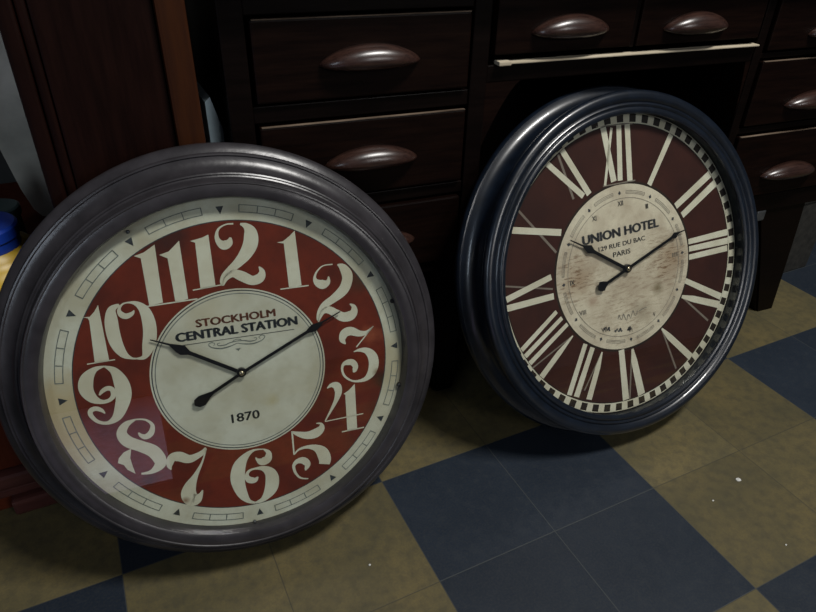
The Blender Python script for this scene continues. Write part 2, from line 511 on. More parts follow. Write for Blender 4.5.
L_STROKE = [[(-0.211, 0.55, 0.007), (-0.043, 0.561, 0.0071)], [(0.041, 0.836, 0.0099), (0.028, 0.807, 0.0447), (-0.003, 0.795, 0.0545), (-0.029, 0.818, 0.0345), (-0.036, 0.854, 0.0216), (-0.02, 0.893, 0.0117), (0.022, 0.914, 0.0079), (0.066, 0.914, 0.0099)], [(0.104, 0.91, 0.0099), (0.137, 0.892, 0.0399), (0.157, 0.854, 0.0753), (0.152, 0.793, 0.0859), (0.118, 0.734, 0.076), (0.067, 0.683, 0.0557), (0.012, 0.643, 0.0404), (-0.027, 0.612, 0.0283), (-0.043, 0.577, 0.0202), (-0.039, 0.555, 0.0101)], [(-0.039, 0.555, 0.0101), (-0.013, 0.599, 0.0304), (0.029, 0.62, 0.0457), (0.076, 0.598, 0.0614), (0.133, 0.564, 0.0569), (0.18, 0.574, 0.0571), (0.197, 0.609, 0.0363), (0.183, 0.643, 0.0082)], [(0.295, 0.487, 0.0074), (0.47, 0.487, 0.0076)], [(0.6, 0.529, 0.0063), (0.593, 0.494, 0.0314), (0.559, 0.482, 0.0587), (0.525, 0.499, 0.0428), (0.512, 0.528, 0.0194), (0.527, 0.565, 0.0108), (0.569, 0.599, 0.0077), (0.632, 0.602, 0.0078)], [(0.663, 0.597, 0.0078), (0.693, 0.576, 0.0472), (0.717, 0.533, 0.0674), (0.718, 0.493, 0.0677), (0.698, 0.444, 0.0678), (0.667, 0.412, 0.0638), (0.616, 0.379, 0.0518), (0.558, 0.347, 0.0436), (0.523, 0.311, 0.0278), (0.507, 0.265, 0.0159), (0.514, 0.248, 0.008)], [(0.509, 0.244, 0.008), (0.542, 0.304, 0.0318), (0.583, 0.311, 0.0479), (0.624, 0.284, 0.0523), (0.67, 0.252, 0.0609), (0.719, 0.253, 0.0653), (0.745, 0.278, 0.049), (0.744, 0.311, 0.0285), (0.721, 0.331, 0.0065)], [(0.672, 0.067, 0.0083), (0.654, 0.1, 0.0411), (0.67, 0.139, 0.0574), (0.712, 0.149, 0.0577), (0.767, 0.124, 0.0415), (0.809, 0.121, 0.0292), (0.835, 0.134, 0.0167), (0.866, 0.159, 0.005)], [(0.866, 0.159, 0.0067), (0.742, 0.034, 0.0084)], [(0.721, 0.004, 0.005), (0.759, 0.01, 0.021), (0.808, -0.002, 0.0423), (0.843, -0.043, 0.0639), (0.852, -0.097, 0.0686), (0.835, -0.155, 0.0602), (0.794, -0.196, 0.0344), (0.742, -0.205, 0.0188), (0.693, -0.194, 0.0128), (0.65, -0.156, 0.0152), (0.635, -0.11, 0.0151), (0.644, -0.073, 0.0209), (0.674, -0.061, 0.0377), (0.707, -0.067, 0.0421), (0.725, -0.096, 0.038), (0.717, -0.125, 0.0296), (0.706, -0.136, 0.0068)], [(0.525, -0.216, 0.007), (0.555, -0.2, 0.0293), (0.589, -0.212, 0.0531), (0.597, -0.257, 0.0474), (0.575, -0.314, 0.0297), (0.534, -0.38, 0.0167), (0.49, -0.446, 0.0072)], [(0.49, -0.448, 0.0072), (0.753, -0.445, 0.0074)], [(0.596, -0.547, 0.0085), (0.752, -0.547, 0.0087)], [(0.262, -0.471, 0.007), (0.31, -0.5, 0.0353), (0.365, -0.521, 0.0534), (0.423, -0.517, 0.0657), (0.46, -0.49, 0.0478), (0.461, -0.458, 0.0179), (0.43, -0.448, 0.0059)], [(0.268, -0.47, 0.0117), (0.264, -0.641, 0.0095)], [(0.264, -0.641, 0.0071), (0.299, -0.611, 0.0143), (0.357, -0.605, 0.0239), (0.413, -0.625, 0.0482), (0.45, -0.665, 0.079), (0.465, -0.72, 0.0832), (0.457, -0.757, 0.0736)], [(0.34, -0.839, 0.0073), (0.29, -0.82, 0.0121), (0.26, -0.774, 0.0168), (0.254, -0.721, 0.0215), (0.279, -0.695, 0.0335), (0.319, -0.696, 0.0481), (0.345, -0.73, 0.0423), (0.33, -0.765, 0.0182), (0.324, -0.77, 0.0048)], [(-0.495, -0.567, 0.006), (-0.5, -0.534, 0.0351), (-0.479, -0.489, 0.055), (-0.437, -0.488, 0.0653), (-0.384, -0.518, 0.0558), (-0.331, -0.508, 0.0408), (-0.294, -0.489, 0.0306), (-0.276, -0.463, 0.0082)], [(-0.273, -0.471, 0.0082), (-0.309, -0.558, 0.0123), (-0.358, -0.637, 0.0309), (-0.401, -0.705, 0.0722), (-0.418, -0.758, 0.0932), (-0.405, -0.802, 0.0885), (-0.376, -0.804, 0.0732), (-0.349, -0.782, 0.0314), (-0.332, -0.752, 0.0063)], [(0.074, -0.555, 0.0064), (0.014, -0.549, 0.0149), (-0.04, -0.577, 0.0424), (-0.087, -0.635, 0.0796), (-0.109, -0.71, 0.0906), (-0.108, -0.781, 0.0806), (-0.089, -0.856, 0.0597), (-0.059, -0.906, 0.0273), (-0.02, -0.928, 0.0132)], [(0.074, -0.555, 0.0086), (0.102, -0.587, 0.0323), (0.091, -0.631, 0.0541), (0.054, -0.64, 0.0539), (0.028, -0.622, 0.0215), (0.018, -0.602, 0.0053)], [(-0.02, -0.928, 0.0132), (0.034, -0.913, 0.0387), (0.087, -0.855, 0.0829), (0.105, -0.787, 0.088), (0.096, -0.732, 0.071), (0.059, -0.693, 0.038), (0.009, -0.681, 0.0151), (-0.033, -0.688, 0.0172), (-0.052, -0.719, 0.0269), (-0.04, -0.751, 0.0432), (-0.006, -0.762, 0.0379), (0.017, -0.744, 0.0087)], [(-0.754, 0.17, 0.0089), (-0.808, 0.158, 0.0331), (-0.855, 0.112, 0.0716), (-0.871, 0.048, 0.0776), (-0.848, -0.012, 0.0559), (-0.806, -0.043, 0.0282), (-0.763, -0.042, 0.0227), (-0.735, -0.016, 0.0284), (-0.737, 0.022, 0.0282), (-0.761, 0.033, 0.0281), (-0.79, 0.02, 0.0225), (-0.809, -0.001, 0.009)], [(-0.754, 0.17, 0.0089), (-0.708, 0.133, 0.0448), (-0.683, 0.061, 0.0792), (-0.679, -0.015, 0.0857), (-0.701, -0.086, 0.0746), (-0.739, -0.154, 0.0518), (-0.792, -0.181, 0.0229), (-0.842, -0.164, 0.0205), (-0.872, -0.12, 0.0248), (-0.871, -0.089, 0.0281), (-0.844, -0.079, 0.0282), (-0.815, -0.094, 0.0227), (-0.798, -0.119, 0.0068)], [(-0.642, -0.191, 0.0094), (-0.7, -0.214, 0.0408), (-0.731, -0.265, 0.0583), (-0.707, -0.323, 0.0706), (-0.638, -0.372, 0.0716), (-0.578, -0.419, 0.0785), (-0.548, -0.486, 0.0732), (-0.56, -0.524, 0.0612), (-0.61, -0.553, 0.0269), (-0.666, -0.552, 0.0121)], [(-0.642, -0.191, 0.0094), (-0.589, -0.205, 0.0118), (-0.557, -0.245, 0.0214), (-0.57, -0.294, 0.0358), (-0.601, -0.314, 0.0357), (-0.627, -0.302, 0.0237), (-0.64, -0.279, 0.0071)], [(-0.84, 0.198, 0.0066), (-0.691, 0.2, 0.0067)], [(-0.617, 0.521, 0.0144), (-0.659, 0.497, 0.0432), (-0.672, 0.437, 0.0688), (-0.675, 0.359, 0.0731), (-0.666, 0.286, 0.0664), (-0.641, 0.225, 0.0447), (-0.604, 0.194, 0.015), (-0.576, 0.186, 0.009)], [(-0.576, 0.186, 0.009), (-0.533, 0.19, 0.0303), (-0.502, 0.25, 0.068), (-0.481, 0.328, 0.0751), (-0.478, 0.407, 0.0707), (-0.492, 0.473, 0.0553), (-0.525, 0.513, 0.0293), (-0.564, 0.526, 0.0102), (-0.6, 0.52, 0.0101), (-0.622, 0.492, 0.0181), (-0.616, 0.464, 0.0327), (-0.591, 0.448, 0.0329), (-0.558, 0.459, 0.022), (-0.544, 0.477, 0.0044)], [(-0.473, 0.489, 0.0078), (-0.193, 0.495, 0.008)]]
R_STROKE = [[(-0.549, 0.801, 0.0375), (-0.295, 0.551, 0.0396)], [(-0.428, 0.868, 0.0406), (-0.247, 0.555, 0.0427)], [(-0.461, 0.848, 0.0162), (-0.375, 0.546, 0.0168)], [(-0.091, 0.962, 0.0448), (-0.039, 0.603, 0.0465)], [(-0.023, 0.952, 0.0198), (-0.114, 0.59, 0.0202)], [(0.038, 0.963, 0.0399), (0.014, 0.601, 0.041)], [(0.108, 0.957, 0.0431), (0.096, 0.587, 0.0444)], [(-0.145, 0.975, 0.0083), (0.153, 0.954, 0.0087)], [(-0.131, 0.587, 0.0086), (0.143, 0.582, 0.0089)], [(0.48, 0.838, 0.0426), (0.258, 0.53, 0.0386)], [(0.818, 0.513, 0.0534), (0.482, 0.342, 0.0463)], [(0.866, 0.441, 0.054), (0.537, 0.267, 0.0469)], [(0.582, 0.066, 0.0392), (0.964, 0.061, 0.0477)], [(0.584, 0.012, 0.0394), (0.966, -0.004, 0.048)], [(0.58, -0.048, 0.0395), (0.957, -0.059, 0.0447)], [(0.532, -0.212, 0.0387), (0.871, -0.415, 0.0489)], [(0.491, -0.323, 0.0233), (0.599, -0.367, 0.0473), (0.845, -0.471, 0.0531)], [(0.491, -0.323, 0.0136), (0.734, -0.57, 0.0163)], [(0.284, -0.515, 0.0154), (0.349, -0.594, 0.0468), (0.546, -0.81, 0.0527)], [(0.284, -0.515, 0.0135), (0.395, -0.858, 0.016)], [(-0.093, -0.574, 0.0482), (-0.089, -0.958, 0.0568)], [(0.005, -0.593, 0.0174), (0.012, -0.684, 0.0527), (0.055, -0.961, 0.065)], [(0.0, -0.6, 0.0122), (-0.054, -0.961, 0.0143)], [(-0.393, -0.448, 0.0362), (-0.568, -0.774, 0.042)], [(-0.336, -0.489, 0.0394), (-0.511, -0.805, 0.048)], [(-0.26, -0.544, 0.0114), (-0.307, -0.644, 0.0428), (-0.409, -0.857, 0.0488)], [(-0.26, -0.544, 0.01), (-0.439, -0.78, 0.0114)], [(-0.597, -0.164, 0.0292), (-0.899, -0.353, 0.0338)], [(-0.56, -0.217, 0.0294), (-0.878, -0.403, 0.034)], [(-0.522, -0.271, 0.0297), (-0.85, -0.461, 0.0343)], [(-0.489, -0.363, 0.0109), (-0.611, -0.452, 0.0407), (-0.773, -0.58, 0.043)], [(-0.489, -0.363, 0.0096), (-0.834, -0.498, 0.0106)], [(-0.61, 0.077, 0.0401), (-0.965, 0.007, 0.0409)], [(-0.606, -0.055, 0.043), (-0.968, -0.051, 0.0433)], [(-0.959, 0.095, 0.0113), (-0.608, -0.006, 0.0119)], [(-0.861, 0.437, 0.0421), (-0.497, 0.35, 0.0444)], [(-0.807, 0.561, 0.0154), (-0.551, 0.228, 0.0164)]]
L_HOUR = [(-0.0, -0.003, 0.023), (-0.263, 0.164, 0.0219), (-0.284, 0.176, 0.0249), (-0.318, 0.198, 0.0618), (-0.345, 0.216, 0.0461), (-0.385, 0.245, 0.0122), (-0.486, 0.292, 0.006)]
L_MIN = [(-0.298, -0.162, 0.0097), (-0.284, -0.151, 0.058), (-0.252, -0.137, 0.0727), (-0.21, -0.11, 0.0356), (-0.185, -0.098, 0.0195), (-0.0, -0.003, 0.018), (0.427, 0.196, 0.0186), (0.441, 0.203, 0.0304), (0.47, 0.215, 0.0508), (0.505, 0.232, 0.0305), (0.532, 0.246, 0.0102), (0.65, 0.297, 0.0068)]
R_HOUR = [(-0.001, -0.004, 0.0229), (-0.253, 0.166, 0.022), (-0.27, 0.177, 0.0263), (-0.298, 0.198, 0.0599), (-0.315, 0.209, 0.0434), (-0.343, 0.228, 0.013), (-0.443, 0.288, 0.0074)]
R_MIN = [(-0.256, -0.097, 0.0179), (-0.247, -0.087, 0.0538), (-0.228, -0.073, 0.0764), (-0.207, -0.065, 0.0495), (-0.182, -0.059, 0.0203), (-0.0, -0.0, 0.0206), (0.409, 0.134, 0.019), (0.419, 0.137, 0.0286), (0.437, 0.144, 0.0454), (0.454, 0.151, 0.0263), (0.472, 0.156, 0.0108), (0.528, 0.163, 0.0072)]

# ------------------------------------------------------------------ setting
bm = bmesh.new()
box(bm, -3.0, 3.2, -4.5, 0.95, -0.05, 0.0)
tag(link_mesh('floor', bm, M['floor']), 'checkered floor of olive and blue-black square cement tiles', 'floor', kind='structure')
bm = bmesh.new()
box(bm, -3.0, 3.2, 0.85, 0.95, 0.0, 2.7)
tag(link_mesh('wall_back', bm, M['wall']), 'dim plaster wall behind the furniture', 'wall', kind='structure')

# ------------------------------------------------------------------ desk
PHI = -math.atan2(0.076, 0.997)
desk = empty('pedestal_desk', (1.07, 0.072, 0), PHI)
tag(desk, 'dark stained wooden pedestal desk with rounded wooden pulls behind the clocks', 'desk')

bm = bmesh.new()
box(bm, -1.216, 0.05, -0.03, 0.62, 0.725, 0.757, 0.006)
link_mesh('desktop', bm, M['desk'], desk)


def pedestal(x0, x1, openings):
    bm = bmesh.new()
    yf, yb, z0, z1 = 0.004, 0.60, 0.285, 0.725
    xi0, xi1 = openings[0][0] - 0.004, openings[0][1] + 0.004
    box(bm, x0, xi0, yf, yb, z0, z1, 0.002)
    box(bm, xi1, x1, yf, yb, z0, z1, 0.002)
    box(bm, xi0, xi1, yb - 0.015, yb, z0, z1)
    zs = sorted([(o[2], o[3]) for o in openings])
    edges = [z0] + [z for o in zs for z in o] + [z1]
    for a, b in zip(edges[0::2], edges[1::2]):
        lo = a + (0.003 if a != z0 else 0)
        hi = b - (0.003 if b != z1 else 0)
        box(bm, xi0, xi1, yf + 0.003, yb - 0.015, lo, hi, 0.0015)
    return link_mesh('pedestal', bm, M['desk'], desk)


def handle_mesh(L_=0.140, H=0.031, D=0.024):
    """long boat-shaped pull: pointed ends, arched top, flatter underside"""
    bm = bmesh.new()
    rows = []
    nx, na = 25, 12
    for i in range(nx):
        t = -1 + 2 * i / (nx - 1)
        prof = max(1 - abs(t) ** 2.1, 0.0) ** 0.75
        hz_up = 0.60 * H * prof + 0.0012
        hz_dn = 0.40 * H * prof + 0.0012
        dd = D * max(1 - abs(t) ** 2.4, 0.0) ** 0.6 + 0.002
        row = []
        for k in range(na + 1):
            a = math.pi * k / na
            c = math.cos(a)
            z = (hz_up if c > 0 else hz_dn) * c - 0.004 * t * t
            row.append(bm.verts.new((t * L_ / 2, -dd * math.sin(a) ** 0.8, z)))
        rows.append(row)
    for a, b in zip(rows, rows[1:]):
        for k in range(na):
            bm.faces.new((a[k], a[k + 1], b[k + 1], b[k]))
        bm.faces.new((a[na], a[0], b[0], b[na]))
    bm.faces.new(rows[0])
    bm.faces.new(rows[-1][::-1])
    bmesh.ops.recalc_face_normals(bm, faces=bm.faces[:])
    return bm


def drawer(x0, x1, z0, z1, hz, edge_line=True, hx=None, depth=0.45, hl=0.14):
    bm = bmesh.new()
    box(bm, x0 + .0015, x1 - .0015, 0.0, 0.022, z0 + .0015, z1 - .0015, 0.0025)
    box(bm, x0 + .006, x1 - .006, 0.022, depth, z0 + .006, z1 - .006, 0, 0)
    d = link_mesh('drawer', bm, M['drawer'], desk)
    if edge_line:
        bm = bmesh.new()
        box(bm, x0 + .004, x1 - .003, -0.0006, 0.004, z1 - .0018, z1 - .0006, 0.0002)  # thin paler strip along the top of the drawer front
        tag(link_mesh('top_edge_line', bm, M['edge_line'], d), 'thin paler strip on the upper edge of the drawer front')
    hx = (x0 + x1) / 2 if hx is None else hx
    link_mesh('handle', handle_mesh(hl), M['handle'], d, smooth=True, loc=(hx, 0.001, hz))
    return d


LD = [(-1.177, -0.876, 0.581, 0.684), (-1.177, -0.876, 0.442, 0.553), (-1.177, -0.876, 0.305, 0.418)]
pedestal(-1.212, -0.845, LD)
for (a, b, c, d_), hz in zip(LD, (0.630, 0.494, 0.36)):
    drawer(a, b, c, d_, hz, hx=-1.0225, edge_line=c > 0.4)
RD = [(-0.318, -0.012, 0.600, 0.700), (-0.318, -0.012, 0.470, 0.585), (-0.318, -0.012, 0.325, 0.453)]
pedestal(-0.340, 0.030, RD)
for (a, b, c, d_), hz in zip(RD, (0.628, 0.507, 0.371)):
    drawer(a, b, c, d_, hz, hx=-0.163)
drawer(-0.840, -0.604, 0.622, 0.716, 0.655, edge_line=False, hx=-0.717, hl=0.13)
drawer(-0.596, -0.345, 0.622, 0.716, 0.650, edge_line=False, hx=-0.486, hl=0.125)
bm = bmesh.new()
box(bm, -0.604, -0.596, 0.004, 0.45, 0.622, 0.725, 0.001)
link_mesh('drawer_divider', bm, M['desk'], desk)
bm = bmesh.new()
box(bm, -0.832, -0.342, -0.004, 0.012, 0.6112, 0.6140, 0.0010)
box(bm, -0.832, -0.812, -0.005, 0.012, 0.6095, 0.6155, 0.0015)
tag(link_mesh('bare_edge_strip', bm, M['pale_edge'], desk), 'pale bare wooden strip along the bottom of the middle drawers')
bm = bmesh.new()
box(bm, -0.845, -0.340, 0.006, 0.026, 0.585, 0.6095, 0.002)
link_mesh('apron', bm, M['desk'], desk)
bm = bmesh.new()
box(bm, -0.845, -0.340, 0.026, 0.58, 0.604, 0.6095, 0)
link_mesh('drawer_runner_board', bm, M['desk'], desk)
bm = bmesh.new()
box(bm, -0.845, -0.340, 0.575, 0.59, 0.02, 0.604, 0)
link_mesh('modesty_panel', bm, M['desk'], desk)


def bracket(x_post, x_tip, z_low):
    bm = bmesh.new()
    n = 8
    pts = [(x_post, 0.585)]
    for i in range(n + 1):
        t = i / n
        x = x_tip + (x_post - x_tip) * t
        z = 0.585 + (z_low - 0.585) * (t ** 1.5 * 0.8 + 0.2 * t)
        pts.append((x, z))
    lo = [bm.verts.new((x, 0.006, z)) for x, z in pts]
    hi = [bm.verts.new((x, 0.026, z)) for x, z in pts]
    bm.faces.new(lo)
    bm.faces.new(hi[::-1])
    for i in range(len(pts)):
        j = (i + 1) % len(pts)
        bm.faces.new((lo[i], lo[j], hi[j], hi[i]))
    bmesh.ops.recalc_face_normals(bm, faces=bm.faces[:])
    link_mesh('corner_bracket', bm, M['drawer'], desk)


bracket(-0.845, -0.788, 0.49)
bracket(-0.340, -0.352, 0.49)


def leg(tx0, tx1, fx0, fx1, y0, y1):
    bm = bmesh.new()
    n = 10
    rows = []
    for i in range(n + 1):
        t = i / n
        s = t ** 0.9
        a = tx0 + (fx0 - tx0) * s
        b = tx1 + (fx1 - tx1) * s
        ym = (y0 + y1) / 2
        hw = (y1 - y0) / 2 * (1 - 0.35 * t)
        z = 0.288 * (1 - t)
        rows.append([bm.verts.new((x, y, z)) for x, y in ((a, ym - hw), (b, ym - hw), (b, ym + hw), (a, ym + hw))])
    for a, b in zip(rows, rows[1:]):
        for k in range(4):
            bm.faces.new((a[k], a[(k + 1) % 4], b[(k + 1) % 4], b[k]))
    bm.faces.new(rows[0])
    bm.faces.new(rows[-1][::-1])
    bmesh.ops.recalc_face_normals(bm, faces=bm.faces[:])
    bmesh.ops.bevel(bm, geom=[e for e in bm.edges if abs((e.verts[0].co - e.verts[1].co).z) > 0.01], offset=0.004, segments=2, affect='EDGES')
    link_mesh('leg', bm, M['desk'], desk)


for yy in (0.012, 0.50):
    leg(-0.190, -0.055, -0.062, -0.010, yy, yy + 0.07)
    leg(-0.335, -0.270, -0.335, -0.295, yy, yy + 0.07)
    leg(-1.205, -1.14, -1.205, -1.165, yy, yy + 0.07)
    leg(-0.915, -0.850, -0.89, -0.850, yy, yy + 0.07)
bm = bmesh.new()
box(bm, -0.196, -0.172, 0.006, 0.022, 0.262, 0.285, 0.003)
tag(link_mesh('corner_clip', bm, M['metal'], desk), 'small dull metal clip under the right pedestal')

sb = empty('storage_box', (1.06, 0.32, 0))
tag(sb, 'dark grey-brown box pushed under the right pedestal of the desk', 'box')
bm = bmesh.new()
box(bm, -0.30, 0.26, -0.12, 0.17, 0.0, 0.20, 0.004)
link_mesh('body', bm, M['box'], sb)
bm = bmesh.new()
box(bm, -0.304, 0.264, -0.124, 0.174, 0.20, 0.235, 0.004)
link_mesh('lid', bm, M['box'], sb)

# ------------------------------------------------------------------ cabinets on the left
tall = empty('tall_cabinet', (-0.262, 0.165, 0))
tag(tall, 'dark red-brown tall wooden cabinet side behind the red clock', 'cabinet')
bm = bmesh.new()
box(bm, -0.098, 0.091, 0.012, 0.5, 0.0, 1.9, 0.003)
link_mesh('body', bm, M['cab'], tall)
bm = bmesh.new()
box(bm, 0.056, 0.090, -0.004, 0.012, 0.06, 1.9, 0.004)
tag(link_mesh('right_stile', bm, M['cab_stile'], tall), 'orange-brown upright edge')
bm = bmesh.new()
box(bm, -0.100, -0.082, -0.004, 0.012, 0.06, 1.9, 0.004)
box(bm, -0.081, -0.070, 0.002, 0.012, 0.06, 1.9, 0.004)
link_mesh('left_stile', bm, M['cab'], tall)
bm = bmesh.new()
box(bm, -0.069, 0.055, 0.004, 0.014, 0.10, 1.85, 0.003)
link_mesh('door_panel', bm, M['cab'], tall)

low = empty('low_cabinet', (-0.70, 0.18, 0))
tag(low, 'low red wooden cabinet with moulded plinth at the left edge of the floor', 'cabinet')
bm = bmesh.new()
box(bm, -0.30, 0.325, 0.014, 0.60, 0.0, 0.285, 0.003)
link_mesh('body', bm, M['lowcab'], low)
bm = bmesh.new()
box(bm, -0.31, 0.328, 0.0, 0.61, 0.285, 0.30, 0.004)
link_mesh('top', bm, M['lowcab'], low)
bm = bmesh.new()
box(bm, -0.24, 0.17, 0.006, 0.016, 0.115, 0.265, 0.004)
link_mesh('door_panel', bm, M['lowcab'], low)
bm = bmesh.new()
box(bm, -0.31, 0.325, -0.004, 0.016, 0.052, 0.082, 0.007)
box(bm, -0.31, 0.325, 0.0, 0.016, 0.036, 0.052, 0.003)
link_mesh('moulding', bm, M['plinth'], low)
bm = bmesh.new()
box(bm, 0.165, 0.325, -0.008, 0.014, 0.0, 0.030, 0.006)
link_mesh('plinth_block', bm, M['plinth'], low)

jug = empty('plastic_jug', (-0.462, 0.265, 0.30))
tag(jug, 'yellow plastic jug with a blue screw cap on the low cabinet', 'jug')
bm = bmesh.new()
lathe(bm, [(0, 0), (0.074, 0.0), (0.080, 0.006), (0.081, 0.05), (0.079, 0.076), (0.066, 0.093), (0.054, 0.098), (0.054, 0.104), (0.040, 0.106), (0.038, 0.116), (0, 0.116)], 48)
link_mesh('body', bm, M['yellow'], jug, smooth=True)
bm = bmesh.new()
pr = [(0, 0.106), (0.0435, 0.106), (0.0435, 0.119), (0.046, 0.121), (0.046, 0.134), (0.043, 0.137), (0, 0.137)]
lathe(bm, pr, 60)
link_mesh('cap', bm, M['blue'], jug, smooth=False)

bd = bmesh.new()
pts = [(-0.425, 0.32), (-0.415, 0.305), (-0.395, 0.301), (-0.372, 0.301), (-0.372, 1.0), (-0.52, 1.0), (-0.452, 0.47), (-0.435, 0.36)]
lo = [bd.verts.new((x, 0.58, z)) for x, z in pts]
hi = [bd.verts.new((x, 0.605, z)) for x, z in pts]
bd.faces.new(lo)
bd.faces.new(hi[::-1])
for i in range(len(pts)):
    j = (i + 1) % len(pts)
    bd.faces.new((lo[i], lo[j], hi[j], hi[i]))
bmesh.ops.recalc_face_normals(bd, faces=bd.faces[:])
tag(link_mesh('pale_board', bd, M['board']), 'pale grey board standing behind the left edge of the tall cabinet', 'board')

bm = bmesh.new()
lathe(bm, [(0, 0), (0.034, 0), (0.036, 0.004), (0.036, 0.10), (0.030, 0.122), (0.014, 0.135), (0.013, 0.165), (0, 0.165)], 32)
o = link_mesh('glass_bottle', bm, M['bottle'], smooth=True, loc=(-0.515, 0.42, 0.30))
tag(o, 'dark green bottle behind the yellow jug', 'bottle')
tn = empty('tin_can', (-0.452, 0.385, 0.30))
tag(tn, 'grey-green tin behind the blue cap of the jug', 'tin')
bm = bmesh.new()
lathe(bm, [(0, 0), (0.028, 0), (0.028, 0.098), (0, 0.098)], 32)
link_mesh('body', bm, M['tin'], tn)
bm = bmesh.new()
lathe(bm, [(0, 0.098), (0.031, 0.098), (0.031, 0.110), (0.028, 0.112), (0, 0.112)], 32)
link_mesh('lid', bm, M['tin'], tn)

bm = bmesh.new()
v = []
for y in (0.20, 0.36):
    v.append([bm.verts.new(p) for p in ((-0.1605, y, 0.0), (-0.142, y, 0.0), (-0.1425, y, 0.545), (-0.1535, y, 0.588), (-0.1605, y, 0.582))])
bm.faces.new(v[0])
bm.faces.new(v[1][::-1])
for i in range(5):
    j = (i + 1) % 5
    bm.faces.new((v[0][i], v[0][j], v[1][j], v[1][i]))
bmesh.ops.recalc_face_normals(bm, faces=bm.faces[:])
tag(link_mesh('folded_sheet', bm, M['paleblue']), 'pale blue folded sheet wedged between tall cabinet and desk', 'sheet')


# ------------------------------------------------------------------ clocks
def clock_root(name, centre, axes, u, profile, label):
    A = Matrix(axes)                       # columns: dial right, dial up, dial normal
    n = A.col[2]
    c = Vector(centre)
    # lowest point of the frame
    sn = math.sqrt(1 - n.z ** 2)
    dn = (Vector((0, 0, -1)) + n * n.z).normalized()
    best = min(((c + (dn * r + n * h) * u) for r, h in profile), key=lambda p: p.z)
    root = bpy.data.objects.new(name, None)
    root.empty_display_size = 0.05
    COL.objects.link(root)
    root.matrix_world = Matrix.Translation(best) @ A.to_4x4()
    tag(root, label, 'clock')
    return root, A.transposed() @ (c - best)


def frame_mesh(profile, u, n=160):
    bm = bmesh.new()
    lathe(bm, [(r * u, h * u) for r, h in profile], n, closed=True)
    bmesh.ops.recalc_face_normals(bm, faces=bm.faces[:])
    return bm


def sharpen(o, ang=32):
    me = o.data
    for p in me.polygons:
        p.use_smooth = True
    me.set_sharp_from_angle(angle=math.radians(ang))


def glass_disc(r, z, th, u, root, loc):
    bm = bmesh.new()
    lathe(bm, [(0, z * u), (r * u, z * u), (r * u, z * u + th), (0, z * u + th)], 96, mi=[1, 1, 0])
    bmesh.ops.recalc_face_normals(bm, faces=bm.faces[:])
    link_mesh('glass_pane', bm, [M['glass'], M['clear']], root, loc=loc)


def pin(u, root, loc, z):
    bm = bmesh.new()
    lathe(bm, [(0, 0.002), (0.030 * u, 0.002), (0.030 * u, z * u), (0.026 * u, z * u + .001), (0, z * u + .001)], 32)
    p = link_mesh('centre_hub', bm, M['black'], root, loc=loc)
    bm = bmesh.new()
    lathe(bm, [(0, z * u), (0.016 * u, z * u), (0.016 * u, z * u + .002), (0.010 * u, z * u + .003), (0, z * u + .0033)], 24)
    tag(link_mesh('brass_nut', bm, M['brass'], p, smooth=True), 'small brass nut')


# ---- red clock
axL = ((0.99301, 0.06096, -0.10108), (-0.11461, 0.29289, -0.94925), (-0.02826, 0.9542, 0.29783))
profL = [(1.066, -0.02), (1.072, 0.060), (1.080, 0.086), (1.096, 0.094), (1.140, 0.094), (1.150, 0.091), (1.155, 0.095), (1.163, 0.094), (1.168, 0.084),
         (1.170, 0.055), (1.175, 0.022), (1.184, 0.002), (1.192, -0.002), (1.199, 0.002), (1.207, -0.002), (1.210, -0.014), (1.212, -0.034), (1.222, -0.056), (1.246, -0.078),
         (1.274, -0.092), (1.294, -0.096), (1.301, -0.090), (1.310, -0.092), (1.315, -0.104), (1.318, -0.118), (1.332, -0.126), (1.354, -0.138), (1.366, -0.152),
         (1.371, -0.175), (1.371, -0.240), (1.362, -0.25), (1.066, -0.25)]
rootL, ofL = clock_root('wall_clock', (-0.195, 0.0106, 0.2898), axL, UL, profL,
                        'large round clock with red dial and cream arabic numerals in a grey-brown frame')
o = link_mesh('frame', frame_mesh(profL, UL), M['frameL'], rootL, loc=ofL + Vector((-0.014 * UL, 0.004 * UL, 0)))
sharpen(o)
bm = bmesh.new()
lathe(bm, [(0, -0.245 * UL), (1.066 * UL, -0.245 * UL), (1.066 * UL, -0.21 * UL), (0, -0.21 * UL)], 96)
bmesh.ops.recalc_face_normals(bm, faces=bm.faces[:])
link_mesh('back_board', bm, M['back'], rootL, loc=ofL)

bm = bmesh.new()
mats = [M['creamL'], M['inkgrey'], M['creamLb'], M['redL'], M['numL'], M['inkL'], M['inkred'], M['back']]
ring_disc(bm, [0, 0.494, 0.500, 0.512, 0.519, 0.528, 0.934, 0.940, 1.086], [0, 1, 0, 5, 2, 3, 5, 2], UL)
Z1 = 0.0003
for p in L_POLY:
    flat_poly(bm, p, Z1, 4, UL)
for s in L_STROKE:
    ribbon(bm, s, Z1, 4, UL)
for k in range(12):
    a = 30 * k
    x, y = polar(1.0, a)
    ti = polar(0.976, a)
    b1, b2 = polar(1.022, a - 1.25), polar(1.022, a + 1.25)
    flat_poly(bm, [ti, b1, b2], Z1, 5, UL)
    for r in (0.985, 1.027):
        arc(bm, r, a + 6.2, a + 24.2, 0.005, Z1, 1, UL)
    for t in (6.2, 12.2, 18.2, 24.2):
        ribbon(bm, [(*polar(0.983, a + t), 0.006), (*polar(1.029, a + t), 0.006)], Z1 + .00005, 1, UL, smooth=False)
text_faces(bm, 'STOCKHOLM', -0.221, 0.246, 0.322, 0.047, Z1, 6, UL, heavy=0.0036)
text_faces(bm, 'CENTRAL STATION', -0.344, 0.374, 0.248, 0.054, Z1, 5, UL, heavy=0.0052)
text_faces(bm, '1870', -0.095, 0.076, -0.333, 0.058, Z1, 5, UL, heavy=0.0022)
ribbon(bm, [(-0.369, 0.224, 0.004), (0.352, 0.219, 0.004)], Z1, 5, UL, smooth=False)
